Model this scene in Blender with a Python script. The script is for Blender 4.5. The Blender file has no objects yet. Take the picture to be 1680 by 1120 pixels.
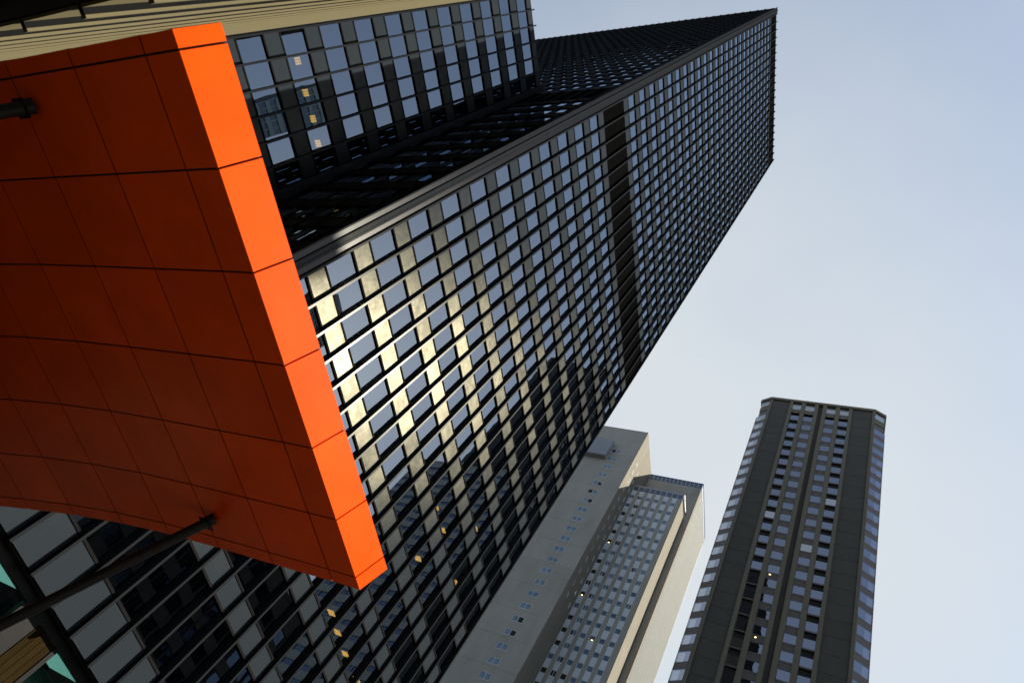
import bpy, math, random
from mathutils import Matrix, Vector
random.seed(7)
sc = bpy.context.scene
col = sc.collection

# ------------------------------------------------------------------ camera
CW = Vector((-10.677, -25.487, 1.70)); FPX = 1117.75
RM = ((0.1445404, -0.8785656, 0.4552259), (0.8860955, -0.0898297, -0.4547146), (0.4403894, 0.4690983, 0.7655090))
cd = bpy.data.cameras.new('camera'); cam = bpy.data.objects.new('camera', cd); col.objects.link(cam)
cam.matrix_world = Matrix(((RM[0][0], -RM[1][0], -RM[2][0], CW.x), (RM[0][1], -RM[1][1], -RM[2][1], CW.y),
                           (RM[0][2], -RM[1][2], -RM[2][2], CW.z), (0, 0, 0, 1)))
cd.sensor_width = 36; cd.sensor_fit = 'HORIZONTAL'; cd.lens = FPX / 1680 * 36
cd.dof.use_dof = True; cd.dof.focus_distance = 24; cd.dof.aperture_fstop = 1.0
cd.clip_start = 0.1; cd.clip_end = 8000
sc.camera = cam

# ------------------------------------------------------------------ world and sun
SUN = Vector((0.419, -0.665, 0.618)).normalized()
ELEV = math.asin(SUN.z); AZ = math.atan2(SUN.x, SUN.y)
world = bpy.data.worlds.new('World'); sc.world = world; world.use_nodes = True
wn = world.node_tree.nodes; wl = world.node_tree.links; wn.clear()
wo = wn.new('ShaderNodeOutputWorld'); bg = wn.new('ShaderNodeBackground')
sky = wn.new('ShaderNodeTexSky'); sky.sky_type = 'NISHITA'; sky.sun_disc = False
sky.sun_elevation = ELEV; sky.sun_rotation = AZ
sky.air_density = 1.0; sky.dust_density = 0.8; sky.ozone_density = 1.0; sky.altitude = 10
tc = wn.new('ShaderNodeTexCoord'); mp = wn.new('ShaderNodeMapping'); mp.inputs['Scale'].default_value = (1, 1, 1.6)
nz = wn.new('ShaderNodeTexNoise'); nz.inputs['Scale'].default_value = 1.1; nz.inputs['Detail'].default_value = 7; nz.inputs['Roughness'].default_value = .55
cr = wn.new('ShaderNodeValToRGB'); cr.color_ramp.elements[0].position = .35; cr.color_ramp.elements[1].position = .75
cr.color_ramp.elements[0].color = (.16, .16, .16, 1); cr.color_ramp.elements[1].color = (.46, .46, .46, 1)
mx = wn.new('ShaderNodeMixRGB'); mx.inputs[2].default_value = (3.25, 3.48, 3.62, 1)
wl.new(tc.outputs['Generated'], mp.inputs['Vector']); wl.new(mp.outputs[0], nz.inputs['Vector'])
wl.new(nz.outputs['Fac'], cr.inputs['Fac'])
sx = wn.new('ShaderNodeSeparateXYZ'); hz = wn.new('ShaderNodeMapRange'); hz.interpolation_type = 'SMOOTHSTEP'   # thin haze, denser towards the horizon all round
hz.inputs['From Min'].default_value = .45; hz.inputs['From Max'].default_value = 1.0; hz.inputs['To Min'].default_value = .22; hz.inputs['To Max'].default_value = .12
hs = wn.new('ShaderNodeMath'); hs.operation = 'ADD'; hs.use_clamp = True
wl.new(tc.outputs['Generated'], sx.inputs[0]); wl.new(sx.outputs['Z'], hz.inputs['Value']); wl.new(hz.outputs[0], hs.inputs[0]); wl.new(cr.outputs[0], hs.inputs[1])
vd = wn.new('ShaderNodeVectorMath'); vd.operation = 'DOT_PRODUCT'; vd.inputs[1].default_value = (.568, .302, .766)      # a thin bright veil of cloud over the far towers
vr = wn.new('ShaderNodeMapRange'); vr.interpolation_type = 'SMOOTHSTEP'; vr.inputs['From Min'].default_value = .74; vr.inputs['From Max'].default_value = 1.0; vr.inputs['To Max'].default_value = .50
va = wn.new('ShaderNodeMath'); va.operation = 'ADD'; va.use_clamp = True
wl.new(tc.outputs['Generated'], vd.inputs[0]); wl.new(vd.outputs['Value'], vr.inputs['Value']); wl.new(vr.outputs[0], va.inputs[0]); wl.new(hs.outputs[0], va.inputs[1])
wl.new(va.outputs[0], mx.inputs[0]); wl.new(sky.outputs[0], mx.inputs[1])
wl.new(mx.outputs[0], bg.inputs['Color']); wl.new(bg.outputs[0], wo.inputs['Surface'])
bg.inputs['Strength'].default_value = 0.112
sd = bpy.data.lights.new('sun', 'SUN'); sd.energy = 4.6; sd.angle = math.radians(0.6); sd.color = (1.0, .91, .74)
sun = bpy.data.objects.new('sun', sd); col.objects.link(sun)
sun.rotation_euler = SUN.to_track_quat('Z', 'Y').to_euler(); sun.location = (40, -70, 120)
sc.view_settings.view_transform = 'Standard'; sc.view_settings.look = 'None'
sc.view_settings.exposure = 1.0; sc.view_settings.gamma = 1.0
sc.render.engine = 'CYCLES'
cy = sc.cycles; cy.caustics_reflective = False; cy.caustics_refractive = False
cy.max_bounces = 8; cy.transparent_max_bounces = 16; cy.sample_clamp_indirect = 6; cy.use_denoising = True

# ------------------------------------------------------------------ materials
def nodes(name):
    m = bpy.data.materials.new(name); m.use_nodes = True
    return m, m.node_tree.nodes, m.node_tree.links
def mat(name, c, rough=.6, metal=0.0, var=.12, scale=1.2, bump=0.0, bscale=6.0, spec=.5, stretch=(1, 1, 1), coat=0.0, detail=5):
    m, n, l = nodes(name); b = n['Principled BSDF']
    b.inputs['Roughness'].default_value = rough; b.inputs['Metallic'].default_value = metal
    b.inputs['Specular IOR Level'].default_value = spec
    if spec == 0: b.inputs['IOR'].default_value = 1.0
    if coat: b.inputs['Coat Weight'].default_value = coat; b.inputs['Coat Roughness'].default_value = .12
    t = n.new('ShaderNodeTexCoord'); mp = n.new('ShaderNodeMapping'); mp.inputs['Scale'].default_value = stretch
    g = n.new('ShaderNodeNewGeometry'); l.new(g.outputs['Position'], mp.inputs['Vector'])
    x = n.new('ShaderNodeTexNoise'); x.inputs['Scale'].default_value = scale; x.inputs['Detail'].default_value = detail; x.inputs['Roughness'].default_value = .6
    l.new(mp.outputs[0], x.inputs['Vector'])
    r = n.new('ShaderNodeMapRange'); r.inputs['From Min'].default_value = .3; r.inputs['From Max'].default_value = .7
    r.inputs['To Min'].default_value = 1 - var; r.inputs['To Max'].default_value = 1 + var
    l.new(x.outputs['Fac'], r.inputs['Value'])
    v = n.new('ShaderNodeVectorMath'); v.operation = 'SCALE'; v.inputs[0].default_value = c[:3]
    oi = n.new('ShaderNodeObjectInfo'); r2 = n.new('ShaderNodeMapRange'); r2.inputs['To Min'].default_value = 1 - var * .5; r2.inputs['To Max'].default_value = 1 + var * .5
    l.new(oi.outputs['Random'], r2.inputs['Value']); mu = n.new('ShaderNodeMath'); mu.operation = 'MULTIPLY'
    l.new(r.outputs[0], mu.inputs[0]); l.new(r2.outputs[0], mu.inputs[1])
    l.new(mu.outputs[0], v.inputs['Scale']); l.new(v.outputs[0], b.inputs['Base Color'])
    if bump:
        bn = n.new('ShaderNodeTexNoise'); bn.inputs['Scale'].default_value = bscale; bn.inputs['Detail'].default_value = 4
        l.new(g.outputs['Position'], bn.inputs['Vector'])
        bp = n.new('ShaderNodeBump'); bp.inputs['Strength'].default_value = bump; bp.inputs['Distance'].default_value = .05
        l.new(bn.outputs['Fac'], bp.inputs['Height']); l.new(bp.outputs[0], b.inputs['Normal'])
    return m
def glass(name, tint, ior=1.8, f0=.06, refl=(.66, .82, 1.0), wave=.012, wscale=.9, rough=0.0):
    m, n, l = nodes(name); n.remove(n['Principled BSDF']); out = n['Material Output']
    tr = n.new('ShaderNodeBsdfTransparent'); tr.inputs[0].default_value = (*tint, 1)
    gl = n.new('ShaderNodeBsdfGlossy'); gl.inputs['Color'].default_value = (*refl, 1); gl.inputs['Roughness'].default_value = rough
    fr = n.new('ShaderNodeFresnel'); fr.inputs['IOR'].default_value = ior
    ad = n.new('ShaderNodeMath'); ad.operation = 'ADD'; ad.use_clamp = True; ad.inputs[1].default_value = f0
    ms = n.new('ShaderNodeMixShader'); g = n.new('ShaderNodeNewGeometry')
    bn = n.new('ShaderNodeTexNoise'); bn.inputs['Scale'].default_value = wscale; bn.inputs['Detail'].default_value = 1.0
    bp = n.new('ShaderNodeBump'); bp.inputs['Strength'].default_value = 1.0; bp.inputs['Distance'].default_value = wave
    l.new(g.outputs['Position'], bn.inputs['Vector']); l.new(bn.outputs['Fac'], bp.inputs['Height'])
    l.new(bp.outputs[0], gl.inputs['Normal'])
    l.new(fr.outputs[0], ad.inputs[0]); l.new(ad.outputs[0], ms.inputs[0]); l.new(tr.outputs[0], ms.inputs[1]); l.new(gl.outputs[0], ms.inputs[2])
    l.new(ms.outputs[0], out.inputs['Surface'])
    return m
def sheen(name, c, body, alpha_rough, var=.2, scale=2.2, bump=.04, bscale=2.6, stretch=(1, 1, 1), fmin=.9):
    """Dark anodised metal: a tight Beckmann lobe over a nearly black body."""
    m, n, l = nodes(name); n.remove(n['Principled BSDF']); out = n['Material Output']
    d = n.new('ShaderNodeBsdfDiffuse'); d.inputs['Color'].default_value = (*body, 1)
    gl = n.new('ShaderNodeBsdfGlossy'); gl.distribution = 'BECKMANN'; gl.inputs['Roughness'].default_value = alpha_rough
    g = n.new('ShaderNodeNewGeometry'); mp = n.new('ShaderNodeMapping'); mp.inputs['Scale'].default_value = stretch
    x = n.new('ShaderNodeTexNoise'); x.inputs['Scale'].default_value = scale; x.inputs['Detail'].default_value = 6; x.inputs['Roughness'].default_value = .62
    l.new(g.outputs['Position'], mp.inputs['Vector']); l.new(mp.outputs[0], x.inputs['Vector'])
    oi = n.new('ShaderNodeObjectInfo'); ad = n.new('ShaderNodeMath'); ad.operation = 'MULTIPLY_ADD'; ad.inputs[1].default_value = .35; 
    l.new(oi.outputs['Random'], ad.inputs[0]); l.new(x.outputs['Fac'], ad.inputs[2])
    r = n.new('ShaderNodeMapRange'); r.inputs['From Min'].default_value = .45; r.inputs['From Max'].default_value = .95
    r.inputs['To Min'].default_value = 1 - var; r.inputs['To Max'].default_value = 1 + var; l.new(ad.outputs[0], r.inputs['Value'])
    v = n.new('ShaderNodeVectorMath'); v.operation = 'SCALE'; v.inputs[0].default_value = c; l.new(r.outputs[0], v.inputs['Scale']); l.new(v.outputs[0], gl.inputs['Color'])
    bn = n.new('ShaderNodeTexNoise'); bn.inputs['Scale'].default_value = bscale; bn.inputs['Detail'].default_value = 3; l.new(g.outputs['Position'], bn.inputs['Vector'])
    bp = n.new('ShaderNodeBump'); bp.inputs['Strength'].default_value = bump; bp.inputs['Distance'].default_value = .05; l.new(bn.outputs['Fac'], bp.inputs['Height'])
    l.new(bp.outputs[0], gl.inputs['Normal']); a = n.new('ShaderNodeAddShader'); l.new(d.outputs[0], a.inputs[0]); l.new(gl.outputs[0], a.inputs[1]); l.new(a.outputs[0], out.inputs['Surface'])
    return m
def glow(name, c, s):
    m, n, l = nodes(name); b = n['Principled BSDF']; b.inputs['Base Color'].default_value = (*c, 1)
    b.inputs['Emission Color'].default_value = (*c, 1); b.inputs['Emission Strength'].default_value = s
    return m
M = dict(
    glass=glass('tinted_glass', (.20, .23, .22), ior=1.95, f0=.085, wave=.003, wscale=.5),
    fin=sheen('dark_metal_fin', (.010, .010, .0095), (.015, .017, .020), .27, .1, 3, .01, 20),
    finbody=sheen('dark_metal_web', (.03, .03, .03), (.008, .008, .009), .33, .1, 3, .01),
    spandrel=sheen('spandrel_panel_metal', (.0125, .0118, .0088), (.022, .028, .036), .305, .40, 2.0, .05, 2.4),
    frame=mat('dark_gasket', (.012, .012, .013), .5, .0, .1, spec=0),
    louvre=mat('louvre_black', (.003, .0031, .0033), .9, .0, .35, 5, spec=0, stretch=(6, 6, .5)),
    interior=mat('interior_ceiling', (.16, .15, .13), .8), core=mat('core_wall', (.07, .065, .06), .8),
    roof=mat('roof_deck', (.12, .12, .12), .9),
    orange=mat('orange_enamel', (.90, .092, .001), .34, .0, .13, .8, .40, .7, spec=.20, detail=7),
    joint=mat('black_joint', (.01, .008, .008), .7),
    black=mat('black_steel', (.008, .008, .009), .4, .0, .1, spec=.25),
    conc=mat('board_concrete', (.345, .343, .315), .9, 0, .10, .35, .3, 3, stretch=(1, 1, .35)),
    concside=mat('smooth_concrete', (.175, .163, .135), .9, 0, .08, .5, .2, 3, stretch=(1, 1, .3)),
    white=mat('pale_blue_enamel', (.64, .71, .80), .4, 0, .05),
    bluegl=glass('blue_glass', (.10, .16, .22), ior=1.9, f0=.26, refl=(.66, .86, 1), wave=.003),
    bluepane=mat('painted_sky_pane', (.11, .19, .29), .12, 0, .25, .4, spec=.6),  # sky reflection painted in as an opaque blue base colour
    sash=mat('white_sash', (.62, .66, .68), .5),
    louvblue=mat('blue_louvre', (.07, .10, .16), .35, .3, .1),
    greysheet=mat('grey_sheet_metal', (.30, .32, .345), .45, .5, .08),
    brownpanel=mat('brown_aggregate', (.05, .048, .041), .85, 0, .10, .8, .4, 9),
    brownpier=mat('brown_concrete_rib', (.115, .106, .08), .85, 0, .08, .8, .2, 6),
    brownspan=mat('brown_spandrel', (.085, .068, .06), .5, 0, .12),
    browngl=glass('dusk_blue_glass', (.06, .07, .10), ior=1.9, f0=.14, refl=(.70, .80, 1), wave=.003),
    darkvoid=mat('dark_recess', (.008, .008, .009), .8),
    paleglass=glass('pale_glass', (.2, .2, .2), ior=2.2, f0=.22, refl=(.95, .97, 1), wave=.003),
    plaza=mat('plaza_paving', (.030, .027, .024), .85, 0, .12, .5, .2, 4), road=mat('asphalt', (.05, .05, .05), .9, 0, .2, 2),
    pavement=mat('pavement_concrete', (.13, .125, .115), .9, 0, .12, 1), line=mat('road_paint', (.75, .74, .7), .7),
    grey=mat('grey_precast', (.58, .56, .50), .85, 0, .08), whitewall=mat('white_precast', (.74, .74, .72), .7, 0, .05),
    brick=mat('brown_granite', (.10, .075, .055), .7, 0, .15, 1.0), teal=glass('teal_glass', (.45, .66, .62), ior=1.5, f0=.05, refl=(.85, 1, .97)),
    timber=mat('timber_slat', (.022, .015, .006), .7, 0, .25, 4, .1, 20, spec=0, stretch=(5, 5, .4)),
    blind=mat('cream_blind', (.62, .52, .38), .8, 0, .08), lobby=mat('lobby_white', (.7, .74, .72), .6),
    louvwhite=mat('pale_louvre', (.21, .225, .22), .7, 0, .08),
    glaretint=sheen('glare_tinted_metal', (.05, .05, .045), (.135, .118, .07), .25, .15, 1.5, .03),  # spandrel metal lightened, reflected sun glare painted into its colour
    palewall=mat('pale_green_cladding', (.62, .70, .66), .5, 0, .05),
    bouncepave=mat('warm_bounce_paving', (.23, .165, .09), .85, 0, .12, .5, .2, 4),  # warm tone of the added bounce surface
    lamp=glow('warm_lamp', (1.0, .55, .10), 1.3), lampw=glow('lobby_lamp', (.75, 1.0, .95), .4), farlamp=glow('far_lamp', (1.0, .72, .32), 1.6),
)

# ------------------------------------------------------------------ mesh helpers
class MB:
    def __init__(s): s.v = []; s.f = []
    def hexa(s, p):
        b = len(s.v); s.v += [tuple(q) for q in p]
        for q in ((0, 3, 2, 1), (4, 5, 6, 7), (0, 1, 5, 4), (1, 2, 6, 5), (2, 3, 7, 6), (3, 0, 4, 7)): s.f.append([b + i for i in q])
    def box(s, x0, x1, y0, y1, z0, z1):
        s.hexa([(x0, y0, z0), (x1, y0, z0), (x1, y1, z0), (x0, y1, z0), (x0, y0, z1), (x1, y0, z1), (x1, y1, z1), (x0, y1, z1)])
    def open_box(s, p):          # a sheet with edges and no back
        b = len(s.v); s.v += [tuple(q) for q in p]
        for q in ((0, 1, 5, 4), (0, 3, 2, 1), (1, 2, 6, 5), (4, 5, 6, 7), (3, 0, 4, 7)): s.f.append([b + i for i in q])
    def prism(s, pts, z0, z1):
        b = len(s.v); k = len(pts); s.v += [(x, y, z0) for x, y in pts] + [(x, y, z1) for x, y in pts]
        s.f.append([b + i for i in range(k)][::-1]); s.f.append([b + k + i for i in range(k)])
        for i in range(k): j = (i + 1) % k; s.f.append([b + i, b + j, b + k + j, b + k + i])
    def tube(s, a, c, r, n=20, r2=None):
        a = Vector(a); c = Vector(c); d = (c - a).normalized(); u = d.orthogonal().normalized(); w = d.cross(u); r2 = r if r2 is None else r2
        b = len(s.v)
        for P, q in ((a, r), (c, r2)):
            for i in range(n):
                t = 2 * math.pi * i / n; s.v.append(tuple(P + u * math.cos(t) * q + w * math.sin(t) * q))
        for i in range(n): j = (i + 1) % n; s.f.append([b + i, b + j, b + n + j, b + n + i])
        s.f.append([b + i for i in range(n)][::-1]); s.f.append([b + n + i for i in range(n)])
    def mesh(s, name, m):
        me = bpy.data.meshes.new(name); me.from_pydata(s.v, [], s.f); me.materials.append(m); me.update(); return me
WM = {}
def place(o, parent, W):
    WM[o.name] = W
    if parent is not None:
        o.parent = parent; o.matrix_parent_inverse = WM[parent.name].inverted()
    o.matrix_basis = W
    return o
def link(name, me, parent=None, W=None):
    o = bpy.data.objects.new(name, me); col.objects.link(o)
    return place(o, parent, W or Matrix.Identity(4))
def build(mb, name, m, parent=None, kind=None):
    # the mesh is centred on its own box so that its origin lies on it
    if not mb.v: return None
    c = Vector([(min(p[i] for p in mb.v) + max(p[i] for p in mb.v)) / 2 for i in range(3)])
    mb.v = [(p[0] - c.x, p[1] - c.y, p[2] - c.z) for p in mb.v]
    o = link(name, mb.mesh(name, m), parent, Matrix.Translation(c))
    if kind: o['kind'] = kind
    return o
def thing(name, label, cat, loc, group=None):
    o = bpy.data.objects.new(name, None); col.objects.link(o); o.empty_display_size = 1
    place(o, None, Matrix.Translation(Vector(loc))); o['label'] = label; o['category'] = cat
    if group: o['group'] = group
    return o
def bx(name, m, parent, *a, kind=None):
    b = MB(); b.box(*a); return build(b, name, m, parent, kind)

class Face:
    """A wall plane: u runs along the wall, d outwards, z up."""
    def __init__(s, ox, oy, th):
        s.o = (ox, oy); s.th = th; c, q = math.cos(th), math.sin(th); s.U = (c, q); s.N = (q, -c)
    def p(s, u, d, z): return (s.o[0] + u * s.U[0] + d * s.N[0], s.o[1] + u * s.U[1] + d * s.N[1], z)
    def box(s, mb, u0, u1, d0, d1, z0, z1):
        mb.hexa([s.p(u0, d1, z0), s.p(u1, d1, z0), s.p(u1, d0, z0), s.p(u0, d0, z0), s.p(u0, d1, z1), s.p(u1, d1, z1), s.p(u1, d0, z1), s.p(u0, d0, z1)])
    def obox(s, mb, u0, u1, d0, d1, z0, z1, t=(0, 0)):
        w = (u1 - u0) * .5; h = (z1 - z0) * .5
        f = lambda su, sz: d1 + su * w * t[0] + sz * h * t[1]
        mb.open_box([s.p(u0, f(-1, -1), z0), s.p(u1, f(1, -1), z0), s.p(u1, d0, z0), s.p(u0, d0, z0), s.p(u0, f(-1, 1), z1), s.p(u1, f(1, 1), z1), s.p(u1, d0, z1), s.p(u0, d0, z1)])
    def mat(s, u, d, z, t=(0, 0)):
        return Matrix.Translation(s.p(u, d, z)) @ Matrix.Rotation(s.th, 4, 'Z') @ Matrix.Rotation(t[0], 4, 'Z') @ Matrix.Rotation(t[1], 4, 'X')
_mc = {}
def unit(kind, m, w, h, th, opened=False):
    k = (kind, m.name, round(w, 3), round(h, 3), th, opened)
    if k not in _mc:
        b = MB(); q = Face(0, 0, 0)
        (q.obox if opened else q.box)(b, -w / 2, w / 2, -th, 0, -h / 2, h / 2); _mc[k] = b.mesh(kind, m)
    return _mc[k]

# which pieces show in the photograph, largest first (only used to choose the 300 single pieces of a kind)
def px(P):
    d = Vector(P) - CW
    x, y, z = (sum(RM[i][k] * d[k] for k in range(3)) for i in range(3))
    return None if z < .3 else (840 + FPX * x / z, 560 + FPX * y / z)
CANOPY_OUTLINE = [(-50, 115), (380, 25), (636, 937), (590, 968), (340, 885), (-50, 830)]
def inside(p, poly):
    r = False
    for i in range(len(poly)):
        a, b = poly[i], poly[i - 1]
        if (a[1] > p[1]) != (b[1] > p[1]) and p[0] < (b[0] - a[0]) * (p[1] - a[1]) / (b[1] - a[1]) + a[0]: r = not r
    return r
def area(F, u0, u1, d, z0, z1):
    q = [px(F.p(u, d, z)) for u, z in ((u0, z0), (u1, z0), (u1, z1), (u0, z1))]
    if None in q: return 0
    c = (sum(a[0] for a in q) / 4, sum(a[1] for a in q) / 4)
    if not (-5 < c[0] < 1685 and -5 < c[1] < 1125) or inside(c, CANOPY_OUTLINE): return 0
    return abs(sum(q[i][0] * q[i - 1][1] - q[i - 1][0] * q[i][1] for i in range(4))) / 2
class Pool:
    """Alike pieces of one thing: the largest 300 in view become parts, the rest one joined part."""
    def __init__(s, root, name, m, th=.03, opened=False, tilt=0.0, limit=295): s.r, s.n, s.m, s.th, s.op, s.t, s.lim, s.q = root, name, m, th, opened, tilt, limit, []
    def add(s, F, u0, u1, d, z0, z1, hidden=False): s.q.append((0 if hidden else area(F, u0, u1, d, z0, z1), F, u0, u1, d, z0, z1))
    def flush(s):
        s.q.sort(key=lambda e: -e[0]); rest = MB()
        for i, (a, F, u0, u1, d, z0, z1) in enumerate(s.q):
            t = (random.gauss(0, s.t), random.gauss(0, s.t)) if s.t else (0, 0)
            if i < s.lim and a > 6:
                link(s.n, unit(s.n, s.m, u1 - u0, z1 - z0, s.th, s.op), s.r, F.mat((u0 + u1) / 2, d, (z0 + z1) / 2, t))
            elif s.op: F.obox(rest, u0, u1, d - s.th, d, z0, z1, t)
            else: F.box(rest, u0, u1, d - s.th, d, z0, z1)
        build(rest, s.n, s.m, s.r, 'stuff')

# ------------------------------------------------------------------ ground
def struct(o): o['kind'] = 'structure'; return o
g = MB(); g.prism([(2500 * math.cos(t * math.pi / 24), 2500 * math.sin(t * math.pi / 24)) for t in range(48)], -1.0, -.15)
struct(build(g, 'ground', M['pavement']))
struct(bx('plaza', M['plaza'], None, -34, 80, -36, 70, -.145, 0))
struct(bx('bounce_paving', M['bouncepave'], None, -2, 60, -36, -.5, -.12, .006))  # unseen pale paving, added to bounce warm light onto soffit and lower facade
struct(bx('road', M['road'], None, -300, 400, -52, -37, -.148, -.14))
struct(bx('pavement', M['pavement'], None, -300, 400, -60.5, -52.2, -.146, -.005))
k = MB(); k.box(-300, 400, -37, -36.7, -.146, .004); k.box(-300, 400, -52.2, -52, -.146, .004); struct(build(k, 'kerb', M['grey']))
k = MB()
for i in range(60): k.box(-240 + i * 9, -236 + i * 9, -44.6, -44.45, -.139, -.134)
struct(build(k, 'road_marking', M['line']))

# ------------------------------------------------------------------ office tower
ROWS = [(10.68, 14.22), (15.47, 17.83), (19.06, 21.42), (22.62, 24.98)] + [(26.38 + 3.757 * n, 28.68 + 3.757 * n) for n in range(0, 11)]
ROWS_UP = [(26.38 + 3.757 * n, 28.68 + 3.757 * n) for n in range(13, 38)]
BASE_Z, BAND0, BAND1, TOP0, TOP1 = 8.75, 67.72, 73.78, 169.2, 176.4
GD, SD = -.31, -.25        # glass and spandrel set back behind the fin fronts

def curtain(root, F, edges, panes, spans, rows, frames, spandrel_ranges, hide=lambda u, z: False):
    """Panes, spandrel panels and glazing bars between neighbouring fins."""
    for u0, u1 in edges:
        for z0, z1 in rows:
            h = hide((u0 + u1) / 2, (z0 + z1) / 2)
            panes.add(F, u0 + .03, u1 - .03, GD, z0 + .07, z1 - .07, h)
            for za, zb in ((z0 - .05, z0 + .07), (z1 - .07, z1 + .05)):
                F.box(frames, u0 + .03, u1 - .03, GD - .08, SD + .035, za, zb)
        for z0, z1 in spandrel_ranges: spans.add(F, u0 + .035, u1 - .035, SD, z0, z1, hide((u0 + u1) / 2, (z0 + z1) / 2))
def spandrels(rows, base, top):
    r = [(base, rows[0][0] - .055)]
    for a, b in zip(rows, rows[1:]): r.append((a[1] + .055, b[0] - .055))
    if top: r.append((rows[-1][1] + .055, top))
    return r
def fin(root, F, u, z0, z1, d=.36, w=.135, name='fin', m='fin'):
    b = MB(); F.box(b, u - w / 2, u + w / 2, -.05, 0, z0, z1); o = build(b, name, M[m], root)
    b = MB(); F.box(b, u - .05, u + .05, -d - .04, -.053, z0, z1); build(b, 'fin_web', M['finbody'], o)

tower = thing('office_tower', 'tall dark glass office tower with closely set vertical fins and a black plant floor band', 'tower', (15, 30, 0))
FA = Face(0, 0, 0); FB = Face(-1.3, 0, -math.pi / 2)          # FB: u runs towards -y
panesT = Pool(tower, 'window_pane', M['glass'], .03, True, .0042); spansT = Pool(tower, 'spandrel_panel', M['spandrel'], .05, False, .0035)
frames = MB()
sp = spandrels(ROWS, BASE_Z, BAND0 - .03) + [(BAND1 + .03, ROWS_UP[0][0] - .055)] + spandrels(ROWS_UP, 0, TOP0 - .03)[1:]
edgesA = [(1.6 * i, 1.6 * i + 1.6) for i in range(20)]
curtain(tower, FA, edgesA, panesT, spansT, ROWS + ROWS_UP, frames, sp)
yB = [1.0 + 1.6 * k for k in range(40)]
edgesB = [(-(y + 1.6), -y) for y in yB[:-1]] + [(-1.0, -.2)]
_g = (GD, SD); GD, SD = -.14, -.085
curtain(tower, FB, edgesB, panesT, spansT, ROWS + ROWS_UP, frames, sp, lambda u, z: (-u > 10 and z < 75) or -u > 58)
GD, SD = _g
build(frames, 'glazing_bar', M['frame'], tower, 'stuff')
louv = Pool(tower, 'louvre_panel', M['louvre'], .05, False, 0, 250)
for u0, u1 in edgesA:
    louv.add(FA, u0 + .04, u1 - .04, SD - .03, BAND0, BAND1); louv.add(FA, u0 + .04, u1 - .04, SD - .02, TOP0, TOP1)
for u0, u1 in edgesB:
    louv.add(FB, u0 + .04, u1 - .04, -.11, BAND0, BAND1); louv.add(FB, u0 + .04, u1 - .04, -.10, TOP0, TOP1)
panesT.flush(); spansT.flush(); louv.flush()
for i in range(21): fin(tower, FA, 1.6 * i, BASE_Z - .1, TOP1 + .25)
for y in yB: fin(tower, FB, -y, BASE_Z - .1, TOP1 + .25, .14, .12)
# corner column with its cover panels
cc = MB(); cc.box(-1.24, -.09, .14, .30, BASE_Z, TOP1 + .2); cc.box(-1.2, -.94, .30, 1.0, BASE_Z, TOP1 + .1); ccol = build(cc, 'corner_column', M['finbody'], tower)
cf = MB(); cf.box(-1.33, -1.24, 0, .13, BASE_Z, TOP1 + .25); build(cf, 'corner_flange', M['fin'], tower)
z = BASE_Z + .4
while z < TOP1:
    z1 = min(z + 7.514, TOP1 + .15)
    for x0, x1 in ((-.86, -.60), (-.575, -.44)):
        link('cover_panel', unit('cover_panel', M['fin'], x1 - x0, z1 - z - .02, .08), ccol, FA.mat((x0 + x1) / 2, -.03, (z + z1) / 2))
    z = z1
# floors, core, roof
for z0, z1 in ROWS + [(BAND0, BAND1)] + ROWS_UP:
    bx('floor_slab', M['interior'], tower, -1.10, 31.95, .42, 63.3, z1 + .12, z1 + .75)
bx('core_wall', M['core'], tower, 6, 26, 7, 56, 0, TOP1 - 1)
bx('base_soffit', M['black'], tower, -.9, 31.9, .42, 63.3, BASE_Z - .05, BASE_Z + .2)
rf = MB(); rf.box(-1.12, 31.96, .40, 63.35, TOP1 - .6, TOP1); build(rf, 'roof', M['roof'], tower)
sw = MB(); sw.box(31.96, 32.06, .40, 63.35, BASE_Z, TOP1); sw.box(-1.1, 31.96, 63.37, 63.47, BASE_Z, TOP1); build(sw, 'far_wall', M['finbody'], tower)
# ground floor below the facade
for x in range(1, 32, 6): bx('support_column', M['black'], tower, x - .4, x + .4, 2.6, 3.4, 0, BASE_Z - .05)

# ------------------------------------------------------------------ lower wing
wing = thing('office_wing', 'lower dark glass wing with square windows wedged between tower and orange canopy', 'building', (-16, 5, 0))
FC = Face(0, 9.95, 0); FD = Face(-11.38, 0, math.pi / 2)      # FD: u runs towards +y
panesW = Pool(wing, 'window_pane', M['glass'], .03, True, .0042); spansW = Pool(wing, 'spandrel_panel', M['spandrel'], .05, False, .0035)
RW = ROWS + [(26.38 + 3.757 * n, 28.68 + 3.757 * n) for n in (11, 12)]
frames = MB(); spw = spandrels(RW, BASE_Z, 74.9)
xc = [-3.4 - 1.565 * k for k in range(6)]
edgesC = [(x, x + 1.565) for x in xc[1:]] + [(-3.4, -1.97)]
curtain(wing, FC, edgesC, panesW, spansW, RW, frames, spw)
build(frames, 'glazing_bar', M['frame'], wing, 'stuff')
frames = MB(); GDs, SDs = GD, SD
GD, SD = -.22, -.15
yd = [-32.3 + 1.6 * k for k in range(27)]
edgesD = [(y, y + 1.6) for y in yd[:-1]]
spansD = Pool(wing, 'glare_tinted_panel', M['glaretint'], .05, False, .002, 250)
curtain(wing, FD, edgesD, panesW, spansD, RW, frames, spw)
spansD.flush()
build(frames, 'glazing_bar', M['frame'], wing, 'stuff')
GD, SD = GDs, SDs
panesW.flush(); spansW.flush()
for x in xc: fin(wing, FC, x, BASE_Z - .1, 75.1)
for y in yd: fin(wing, FD, y, BASE_Z, 75.1, .22, .12, 'fin', 'glaretint')  # these fins carry the same painted glare colour
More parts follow.
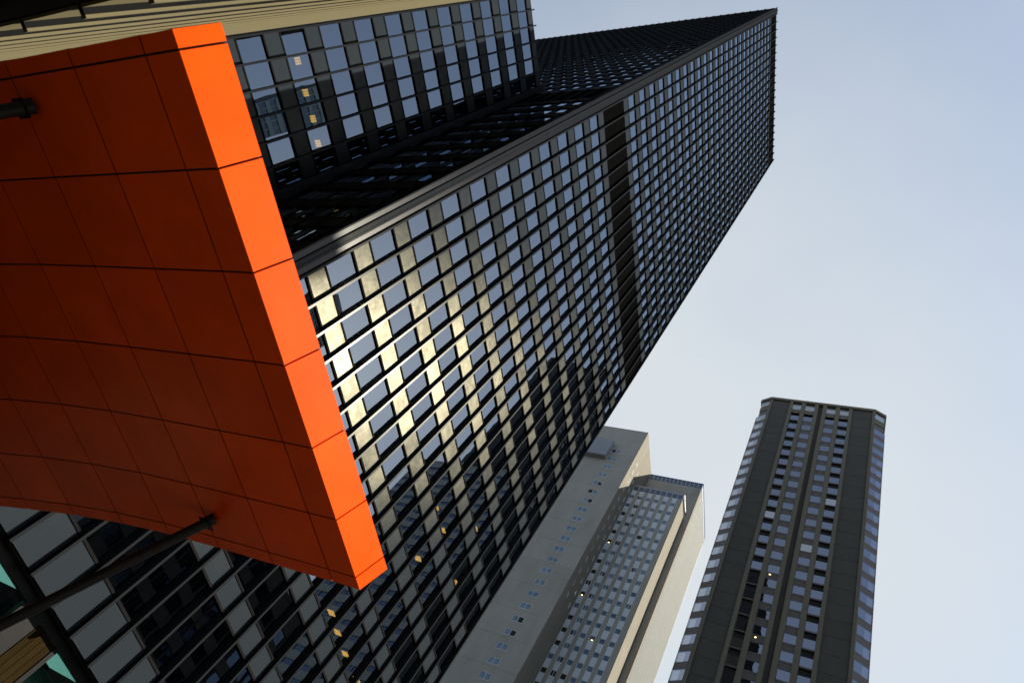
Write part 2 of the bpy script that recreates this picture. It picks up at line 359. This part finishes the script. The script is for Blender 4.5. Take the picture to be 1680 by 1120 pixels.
b = MB(); b.box(-1.95, -1.34, 9.98, 10.4, BASE_Z, 75); b.box(-11.74, -11.33, 9.99, 10.4, BASE_Z, 75); build(b, 'corner_post', M['finbody'], wing)
for z0, z1 in RW:
    b = MB(); b.box(-29, -1.4, 10.45, 40, z1 + .12, z1 + .75); b.box(-29, -11.66, -32.2, 10.40, z1 + .12, z1 + .75); build(b, 'floor_slab', M['interior'], wing)
b = MB(); b.box(-24, -3, 17, 38, 0, 74); b.box(-24, -16.5, -28, 16.9, 0, 74); build(b, 'core_wall', M['core'], wing)
b = MB(); b.box(-29.1, -1.36, 10.36, 40.1, 74.3, 74.95); b.box(-29.1, -11.6, -32.25, 10.3, 74.3, 74.95); build(b, 'roof', M['roof'], wing)
b = MB(); b.box(-29.2, -29.1, -32.3, 40.1, 0, 75); b.box(-29.1, -11.62, -32.36, -32.26, BASE_Z, 75); b.box(-29.1, -1.36, 40.1, 40.2, 0, 75); build(b, 'far_wall', M['finbody'], wing)
bx('base_soffit', M['black'], wing, -29, -11.6, -32.2, 10.3, BASE_Z - .02, BASE_Z + .25)
bx('base_wall', M['core'], wing, -29, -11.92, -31, 10.2, 0, BASE_Z - .03)

# ------------------------------------------------------------------ glazed lobby under the tower
lob = thing('glazed_lobby', 'teal glass lobby front with a band of timber slats beneath the dark tower', 'lobby', (12, 1.2, 0))
for x0, x1 in ((-.6, 2.9), (3.1, 6.1), (8.75, 12.0), (12.2, 15.5), (15.7, 19)):
    bx('lobby_pane', M['teal'], lob, x0, x1, .95, .99, .25, 8.35)
b = MB()
for x in (-.8, 2.9, 6.1, 8.55, 12.0, 15.5, 19): b.box(x, x + .2, .85, 1.1, 0, 8.6)
b.box(-.8, 19.2, .84, 1.12, 8.36, 8.69); b.box(-.8, 19.2, .86, 1.1, 0, .24); build(b, 'lobby_frame', M['black'], lob)
for i in range(4): bx('timber_slat', M['timber'], lob, 7.32 + i * .31, 7.32 + i * .31 + .285, .90, .98, .26, 8.34)
bx('dark_panel', M['black'], lob, 6.32, 7.28, .92, .98, .26, 8.34)
b = MB(); b.box(-.6, 19, 4.6, 4.7, 0, 8.6); build(b, 'back_wall', M['lobby'], lob)
for x in (1.2, 4.4, 9.6, 13.0): bx('ceiling_panel', M['lampw'], lob, x, x + 1.5, 1.7, 3.6, 8.5, 8.56)

# ------------------------------------------------------------------ lights and blinds inside the tower
LIGHTS = [(tower, x, y, z - .07) for x, y, z in ((20.65, 4.5, 21.54), (21.44, 2.88, 21.54), (23.23, 2.98, 21.54), (25.24, 3.0, 21.54), (27.67, 2.8, 21.54), (19.18, 2.5, 32.55), (21.9, 2.3, 32.55), (24.1, 2.2, 32.55), (29.5, 2.25, 32.55), (27.15, 2.1, 36.3), (18.9, 2.7, 36.3), (23.3, 1.7, 28.79))]
LIGHTS += [(wing, x, y, z - .07) for x, y, z in ((-9.23, 11.5, 40.06), (-7.13, 11.55, 40.06), (-5.33, 11.5, 40.06), (-3.6, 11.65, 40.06))]
BLINDS = [(1.8, 2.4, 34.0, 35.3), (2.35, 3.0, 30.35, 30.8), (3.5, 4.1, 30.4, 31.6), (16.2, 17.2, 34.3, 35.0), (5.0, 5.6, 37.9, 38.5)]
lm = MB(); q = Face(0, 0, 0)
for ax in (-.28, 0, .28):
    for ay in (-.22, .22): lm.box(ax * .62 - .07, ax * .62 + .07, ay * .62 - .11, ay * .62 + .11, -.05, 0)
lm = lm.mesh('lamp_grid', M['lamp'])
hm = MB(); hm.box(-.28, .28, -.27, .27, .002, .07); hm = hm.mesh('lamp_housing', M['frame'])
for k_ in range(46):
    i_ = random.randrange(0, 20); z0_, z1_ = random.choice(ROWS[3:]); h_ = random.choice((.35, .5, .9, 1.4))
    BLINDS.append((1.6 * i_ + .12, 1.6 * i_ + random.choice((.8, 1.48, 1.48)), z1_ - h_, z1_ + .02))
for root, x, y, z in LIGHTS:
    h = link('ceiling_light', hm, root, Matrix.Translation((x, y, z))); link('lamp_grid', lm, h, Matrix.Translation((x, y, z)))
for x0, x1, z0, z1 in BLINDS: bx('window_blind', M['blind'], tower, x0, x1, .385, .405, z0, z1)

# ------------------------------------------------------------------ orange canopy
can = thing('orange_canopy', 'orange red panelled entrance canopy on two inclined black columns', 'canopy', (-6, -13, 0))
XJ = [-11.02, -10.76, -9.22, -7.66, -6.07, -4.46, -2.88, -1.47, -1.13]
PROF = [(8.25, 6.5), (8.93, 6.485), (10.5, 6.425), (12.08, 6.37), (13.66, 6.295), (15.22, 6.16), (16.82, 5.95), (18.35, 5.68), (19.9, 5.37), (21.4, 5.0), (22.9, 4.6), (24.3, 4.15)]
PROF = [(y - 25.487, z + 1.7) for y, z in PROF]
TOPE = (8.06 - 25.487, 7.13 + 1.7)
G = .016
def soffit(x0, x1, a, b, th=.010):
    y0, z0 = a; y1, z1 = b; L = math.hypot(y1 - y0, z1 - z0); ty, tz = (y1 - y0) / L * G, (z1 - z0) / L * G
    m_ = MB(); m_.hexa([(x0, y0 + ty, z0 + tz), (x1, y0 + ty, z0 + tz), (x1, y1 - ty, z1 - tz), (x0, y1 - ty, z1 - tz),
                        (x0, y0 + ty, z0 + tz + th), (x1, y0 + ty, z0 + tz + th), (x1, y1 - ty, z1 - tz + th), (x0, y1 - ty, z1 - tz + th)]); return m_
for x0, x1 in zip(XJ, XJ[1:]):
    for a, b in zip(PROF, PROF[1:]): build(soffit(x0 + G, x1 - G, a, b), 'soffit_panel', M['orange'], can)
    y0, z0 = PROF[0]; y1, z1 = TOPE
    m_ = MB(); m_.hexa([(x0 + G, y0, z0 - .004), (x1 - G, y0, z0 - .004), (x1 - G, y0 + .03, z0 + .032), (x0 + G, y0 + .03, z0 + .032),
                        (x0 + G, y1, z1), (x1 - G, y1, z1), (x1 - G, y1 + .03, z1), (x0 + G, y1 + .03, z1)])
    build(m_, 'fascia_panel', M['orange'], can)
b = MB()
for a, c in zip(PROF, PROF[1:]):
    y0 = a[0] + (.06 if a is PROF[0] else 0)
    b.hexa([(-11.01, y0, a[1] + .035), (-1.15, y0, a[1] + .035), (-1.15, c[0], c[1] + .035), (-11.0, c[0], c[1] + .035),
            (-11.0, y0, a[1] + .55), (-1.15, y0, a[1] + .55), (-1.15, c[0], c[1] + .55), (-11.0, c[0], c[1] + .55)])
b.hexa([(-11.01, PROF[0][0] + .036, PROF[0][1] + .01), (-1.14, PROF[0][0] + .036, PROF[0][1] + .01), (-1.14, PROF[0][0] + .2, PROF[0][1] + .036), (-11.01, PROF[0][0] + .2, PROF[0][1] + .036),
        (-11.01, TOPE[0] + .036, TOPE[1] - .01), (-1.14, TOPE[0] + .036, TOPE[1] - .01), (-1.14, TOPE[0] + .26, TOPE[1] - .01), (-11.01, TOPE[0] + .26, TOPE[1] - .01)])
build(b, 'canopy_deck', M['joint'], can)
for x in (-2.1, -10.33):
    A = Vector((x, -9.95, 0)); B = Vector((x, -13.72, 7.93))
    b = MB(); b.tube(A, B, .105, 28); c = build(b, 'column', M['black'], can)
    d = (B - A).normalized(); b = MB(); b.tube(B - d * .10, B + d * .12, .122, 28); build(b, 'collar', M['black'], c)
    b = MB(); b.box(x - .15, x + .15, -13.87, -13.57, 7.85, 7.868); build(b, 'head_plate', M['black'], c)
    b = MB(); b.tube(A, A + Vector((0, 0, .06)), .32, 28); build(b, 'base_plate', M['black'], c)
    b = MB(); b.box(x - .04, x + .04, -13.62, -13.5, 7.52, 7.72); build(b, 'bracket', M['black'], c)

# ------------------------------------------------------------------ concrete tower
conc = thing('concrete_tower', 'pale concrete tower with a stack of paired windows and white ribbed window bays', 'tower', (112, 26, 0))
FM = Face(100, 0, -math.pi / 2); FMs = Face(0, 27.4, 0)
ZB = 151.55
bx('wall', M['conc'], conc, 100.05, 120, 27.45, 60, 0, ZB - .3)
roofm = MB(); roofm.box(99.97, 120, 27.37, 60, ZB - .28, ZB); build(roofm, 'parapet', M['conc'], conc)
# storey-high lifts of concrete on the front and the return
zl = 50.0; n = 0
while zl < ZB - .3:
    z1 = min(zl + 3.45 * 2, ZB - .3)
    # front lift, split round the window stack
    zc = [141.0 - 3.45 * kk for kk in range(28) if zl < 141.0 - 3.45 * kk < z1]
    b = MB(); FM.box(b, -60, -34.45, -.05, 0, zl + .03, z1); FM.box(b, -31.85, -27.4, -.05, 0, zl + .03, z1)
    e = zl + .03
    for c_ in sorted(zc):
        FM.box(b, -34.45, -31.85, -.05, 0, e, c_ - .72); e = c_ + .72
    if e < z1: FM.box(b, -34.45, -31.85, -.05, 0, e, z1)
    build(b, 'wall_lift', M['conc'], conc)
    zl = z1
bx('lower_wall', M['conc'], conc, 100.0, 100.05, 27.4, 60, 0, 50)
xs = [100.0]
while xs[-1] < 119: xs.append(min(xs[-1] + 2.35, 120))
for x0, x1 in zip(xs, xs[1:]):
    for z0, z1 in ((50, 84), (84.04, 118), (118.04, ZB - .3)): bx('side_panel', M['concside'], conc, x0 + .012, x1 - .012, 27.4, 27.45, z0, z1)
def pair_window(F, u, d, z, w, h, parent, gm, bar=True, dark=None):
    b = MB(); e = .09
    F.box(b, u - w / 2, u + w / 2, d - .05, d + .04, z - h / 2, z - h / 2 + e); F.box(b, u - w / 2, u + w / 2, d - .05, d + .04, z + h / 2 - e, z + h / 2)
    for uu in ([-w / 2, w / 2 - e] + ([-e / 2] if bar else [])): F.box(b, u + uu, u + uu + e, d - .045, d + .035, z - h / 2 + e + .002, z + h / 2 - e - .002)
    f = build(b, 'window', M['sash'], parent)
    halves = [(u - w / 2 + e, u - e / 2), (u + e / 2, u + w / 2 - e)] if bar else [(u - w / 2 + e, u + w / 2 - e)]
    for i, (a, c) in enumerate(halves):
        t = (random.gauss(0, .012), random.gauss(0, .012))
        link('pane', unit('pane', gm if not (dark and random.random() < dark) else M['darkvoid'], c - a, h - 2 * e, .02, True), f, F.mat((a + c) / 2, d - .02, z, t))
for kk in range(26): pair_window(FM, -33.1, -.02, 141.0 - 3.45 * kk, 2.5, 1.45, conc, M['bluepane'], True, .12)
for kk in range(14):
    for x in (102.8, 105.9):
        if 140.6 - 3.6 * kk > 90: pair_window(FMs, x, .02, 140.6 - 3.6 * kk - (0 if x < 104 else .1), .62, 1.35, conc, M['bluegl'], False, .6)
# plant box on the front
b = MB(); FM.box(b, -41.2, -34.62, .01, 1.35, 137.0, 144.0); pb = build(b, 'plant_box', M['greysheet'], conc)
for i in range(17): 
    b = MB(); FM.box(b, -41.15 + i * .385, -41.15 + i * .385 + .2, 1.352, 1.43, 137.05, 143.95); build(b, 'ribbed_sheet', M['greysheet'], pb)
# rear block
FR = Face(114.03, 0, -math.pi / 2); FRs = Face(0, 12.62, 0)
bx('rear_block', M['conc'], conc, 114.08, 134, 12.72, 27.36, 0, 150.9)
zl = 50.0
while zl < 149:
    z1 = min(zl + 6.84, 149.15)
    for u0, u1 in ((-27.35, -14.14), (-14.12, -12.62)):
        b = MB(); FR.box(b, u0, u1, -.05, 0, zl + .04, z1); build(b, 'wall_lift', M['conc'], conc)
    zl = z1
for i in range(13):
    u = -27.3 + i * 1.13; b = MB(); FR.box(b, u + .06, u + 1.07, -.04, .05, 149.2, 150.85); build(b, 'roof_louvre', M['louvblue'], conc)
    b = MB(); FR.box(b, u - .055, u + .055, -.04, .09, 149.2, 150.85); build(b, 'louvre_post', M['sash'], conc)
b = MB(); FR.box(b, -27.35, -12.5, -.05, .16, 150.87, 151.05); FRs.box(b, 113.9, 134, -.02, .18, 150.87, 151.05); build(b, 'parapet', M['louvblue'], conc)
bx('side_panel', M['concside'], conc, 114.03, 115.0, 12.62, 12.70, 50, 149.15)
for i in range(36):
    x = 115.05 + i * .52; b = MB(); FRs.box(b, x, x + .3, -.08, .03, 50, 149.1); build(b, 'side_louvre', M['louvwhite'], conc)
b = MB(); FRs.box(b, 115.0, 134, -.09, -.07, 50, 149.15); build(b, 'louvre_backing', M['greysheet'], conc)
bx('side_louvre_band', M['louvblue'], conc, 114.2, 134, 12.56, 12.70, 149.2, 150.85)
# window bay in front of the rear block
FY = Face(107.47, 0, -math.pi / 2); FYs = Face(0, 14.1, 0)
bx('window_bay', M['conc'], conc, 107.62, 114.0, 14.15, 27.37, 0, 135.8)
b = MB(); FY.box(b, -27.37, -14.05, -.4, -.12, 137.55, 138.0); FYs.box(b, 107.6, 114.0, -.1, .1, 137.55, 138.0); build(b, 'bay_parapet', M['greysheet'], conc)
for i in range(9):
    u = -27.3 + i * 1.47; b = MB(); FY.box(b, u + .05, u + 1.40, -.3, -.12, 136.0, 137.5); build(b, 'roof_louvre', M['louvblue'], conc)
    b = MB(); FY.box(b, u - .04, u + .04 + (.05 if i % 3 == 0 else 0), -.3, -.05, 136.0, 137.52); build(b, 'louvre_post', M['sash'], conc)
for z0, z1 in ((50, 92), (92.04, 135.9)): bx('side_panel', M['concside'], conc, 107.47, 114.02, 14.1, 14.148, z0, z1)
strip0 = -27.30
for j in range(6):
    u0 = strip0 + 2.13 * j; u1 = u0 + 1.30
    b = MB(); FY.box(b, u1, u1 + (.83 if j < 5 else 1.25), -.15, 0, 50, 135.85); build(b, 'pier', M['conc'], conc)
    for kk in range(25):
        zc = 133.26 - 3.42 * kk
        if zc < 52: break
        # ribbed pale panel between the windows
        b = MB(); nb = 5
        F_ = FY
        z0, z1 = zc + .69, zc + 2.73
        if kk == 0: z1 = 135.8
        F_.box(b, u0 + .02, u1 - .02, -.15, -.075, z0, z1)
        for r in range(nb): F_.box(b, u0 + .03, u1 - .03, -.0745, -.05, z0 + .03 + r * (z1 - z0) / nb, z0 + (r + .8) * (z1 - z0) / nb)
        build(b, 'ribbed_panel', M['white'], conc)
        pair_window(FY, (u0 + u1) / 2, -.10, zc, 1.27, 1.36, conc, M['bluepane'], j == 1 or random.random() < .2, .6 if j == 0 else (.3 if j == 1 else .05))
for u, zc in ((-26.6, 116.0), (-26.6, 98.7), (-20.2, 88.6)):
    kk = round((133.26 - zc) / 3.42); zc = 133.26 - 3.42 * kk
    b = MB(); FY.box(b, u - .2, u + .2, -.095, -.06, zc - .5, zc - .3); build(b, 'lit_lamp', M['farlamp'], conc)

# ------------------------------------------------------------------ brown tower
brn = thing('brown_tower', 'dark brown ribbed tower with chamfered corners standing alone against the sky', 'tower', (112, -14, 0))
class YFace(Face):
    """Same wall, addressed by the world y coordinate."""
    def box(s, mb, y0, y1, *a): Face.box(s, mb, -y1, -y0, *a)
    def mat(s, y, *a): return Face.mat(s, -y, *a)
FF = YFace(100, 0, -math.pi / 2)
P0, P1, P2, P3 = (100, -.85), (101.5, 1.84), (101.5, -29.66), (100, -26.98)
b = MB(); b.prism([(101.3, -1.5), (102.5, .7), (114, .7), (114, -28.5), (102.5, -28.5), (101.3, -26.3)], 0, 174.0); build(b, 'body', M['darkvoid'], brn)
b = MB(); b.prism([(99.88, -.80), (101.38, 1.98), (114.6, 1.98), (114.6, -29.8), (101.38, -29.8), (99.88, -27.03)], 176.55, 177.55); build(b, 'roof_cap', M['brownpier'], brn)
b = MB(); b.prism([(101.3, -1.5), (102.5, .7), (114, .7), (114, -28.5), (102.5, -28.5), (101.3, -26.3)], 174.0, 176.55); build(b, 'plant_floor', M['brownspan'], brn)
FH, Z0 = 4.07, 167.45
def rib(u0, u1, d0, d1, m='brownpier', F=FF, zt=176.5):
    b = MB(); F.box(b, u0, u1, d0, d1, 40, zt); return build(b, 'rib', M[m], brn)
rib(-1.35, -.85, -.6, 0); rib(-6.75, -5.95, -.9, 0); rib(-13.3, -12.35, -.9, 0); rib(-15.35, -14.4, -.9, 0); rib(-21.65, -20.85, -.9, 0); rib(-26.98, -26.45, -.6, 0)
for u in (-10.0, -18.65):
    rib(u, u + 1.05, -.9, .0)
rib(-14.4, -13.3, -.9, -.7, 'brownpanel')
for c0, c1 in ((-5.93, -1.37), (-26.43, -21.67)):
    z = 176.3
    while z > 44:
        b = MB(); FF.box(b, c0, c1, -.5, -.26, z - FH + .06, z); build(b, 'wall_panel', M['brownpanel'], brn); z -= FH
for ci, (c0, c1) in enumerate(((-8.93, -6.77), (-12.33, -10.02), (-17.58, -15.37), (-20.83, -18.67))):
    u = (c0 + c1) / 2; w = c1 - c0
    pair_window(FF, u, -.5, 174.7, w - .05, 2.4, brn, M['paleglass'], False)
    b = MB(); FF.box(b, c0, c1, -.6, -.42, 171.6, 173.45); build(b, 'spandrel_panel', M['brownpier'], brn)
    for kk in range(31):
        z = Z0 - FH * kk + 1.05
        if z < 46: break
        t = (random.gauss(0, .008), random.gauss(0, .012))
        pale = random.random() < .05
        link('window_pane', unit('window_pane', M['paleglass'] if pale else M['browngl'], w - .06, 2.05, .03, True), brn, FF.mat(u, -.62, z + 1.05, t))
        b = MB(); FF.box(b, c0, c1, -.74, -.60, z - .36, z); build(b, 'sill', M['brownspan'], brn)
        if ci in (1, 2):
            b = MB(); FF.box(b, c0, c1, -.74, -.64, z - 1.92, z - .37); build(b, 'spandrel_panel', M['brownspan'], brn)
        else:
            b = MB(); FF.box(b, c0, c1, -1.2, -.98, z - 1.92, z - .37); build(b, 'recess_panel', M['darkvoid'], brn)
for u, z in ((-10.9, Z0 - FH * 14 + .3), (-10.9, Z0 - FH * 18 + .25)):
    b = MB(); FF.box(b, u, u + .35, -.63, -.6, z, z + .25); build(b, 'lit_lamp', M['farlamp'], brn)
# chamfers
import math as _m
L = _m.hypot(1.5, 2.69)
thL = _m.atan2(P0[1] - P1[1], P0[0] - P1[0]); FLc = Face(P1[0], P1[1], thL)
thR = _m.atan2(P2[1] - P3[1], P2[0] - P3[0]); FRc = Face(P3[0], P3[1], thR)
for F, gm in ((FLc, 'paleglass'), (FRc, 'browngl')):
    pair_window(F, L / 2, -.25, 174.9, L - .5, 2.2, brn, M['paleglass'], False)
    b = MB(); F.box(b, .05, L - .05, -.6, -.3, 171.7, 173.6); build(b, 'spandrel_panel', M['brownpier'], brn)
    b = MB(); F.box(b, .1, L - .1, -.6, -.45, 168.2, 171.6); build(b, 'recess_panel', M['brownspan'], brn)
    for kk in range(31):
        z = Z0 - FH * kk - 1.3
        if z < 44: break
        t = (random.gauss(0, .01), random.gauss(0, .012))
        link('window_pane', unit('window_pane', M['paleglass'] if (gm == 'paleglass' or random.random() < .15) else M['browngl'], L - .12, 2.25, .03, True), brn, F.mat(L / 2, .02, z + 1.2, t))
        b = MB(); F.box(b, .03, L - .03, -.25, .0, z - 1.72, z + .05); build(b, 'spandrel_panel', M['brownspan'], brn)
b = MB(); FLc.box(b, L - .2, L, -.4, .06, 40, 176.5); FRc.box(b, 0, .2, -.4, .06, 40, 176.5); build(b, 'corner_rib', M['brownpier'], brn)
rib(0, .12, -.3, .05, 'brownpier', FLc, 168); rib(L - .12, L, -.3, .05, 'brownpier', FRc, 168)

# ------------------------------------------------------------------ buildings across the street (seen in the reflections, and shading the street)
def banded(name, label, F, w, depth, h, fl, wallm, glassm, cols, frac=.5):
    r = thing(name, label, 'building', F.p(w / 2, -depth / 2, 0))
    b = MB(); F.box(b, .05, w - .05, -depth, -.35, 0, h); build(b, 'wall', M['core'], r)
    z = 5.0; gl = MB(); wl_ = MB(); pi = MB()
    while z + fl < h:
        F.box(wl_, 0, w, -.34, 0, z, z + fl * (1 - frac)); F.obox(gl, .02, w - .02, -.3, -.22, z + fl * (1 - frac) + .01, z + fl - .01); z += fl
    F.box(wl_, 0, w, -.34, .02, z, h)
    for i in range(cols + 1):
        u = i * (w - .2) / cols; F.box(pi, u, u + .2, -.3, .05, 0, h - .5)
    build(wl_, 'spandrel_band', M[wallm], r); build(gl, 'window_band', M[glassm], r); build(pi, 'pier', M[wallm], r)
    b = MB(); F.box(b, -.1, w + .1, -depth, .12, h + .01, h + .6); build(b, 'parapet', M[wallm], r)
    return r
banded('striped_office_block', 'grey striped office block mirrored in the lower windows of the dark tower', Face(128, -72.5, math.radians(-84.4)), 42, 26, 156, 4.0, 'grey', 'browngl', 12, .42)
banded('granite_tower', 'dark granite tower mirrored along the right edge of the glass tower', Face(166, -80, math.pi), 26, 28, 248, 4.2, 'brick', 'browngl', 10, .5)
banded('dark_shop_block', 'low dark stone block mirrored in the lowest tower windows', Face(88, -63, math.pi), 45, 18, 57, 4.4, 'brick', 'browngl', 14, .55)
banded('white_office_block', 'white gridded office block mirrored beside the orange fascia', Face(39, -61, math.pi), 8, 6, 84, 3.9, 'whitewall', 'paleglass', 8, .45)
banded('pale_glass_tower', 'broad pale green glass tower mirrored in the wing windows beside the fascia', Face(0, -92, math.pi), 26, 20, 126, 4.0, 'palewall', 'paleglass', 12, .5)
banded('slim_glass_tower', 'slim pale glass tower mirrored in the third window column of the wing', Face(10.5, -95, math.pi), 9, 14, 158, 4.0, 'palewall', 'paleglass', 5, .6)
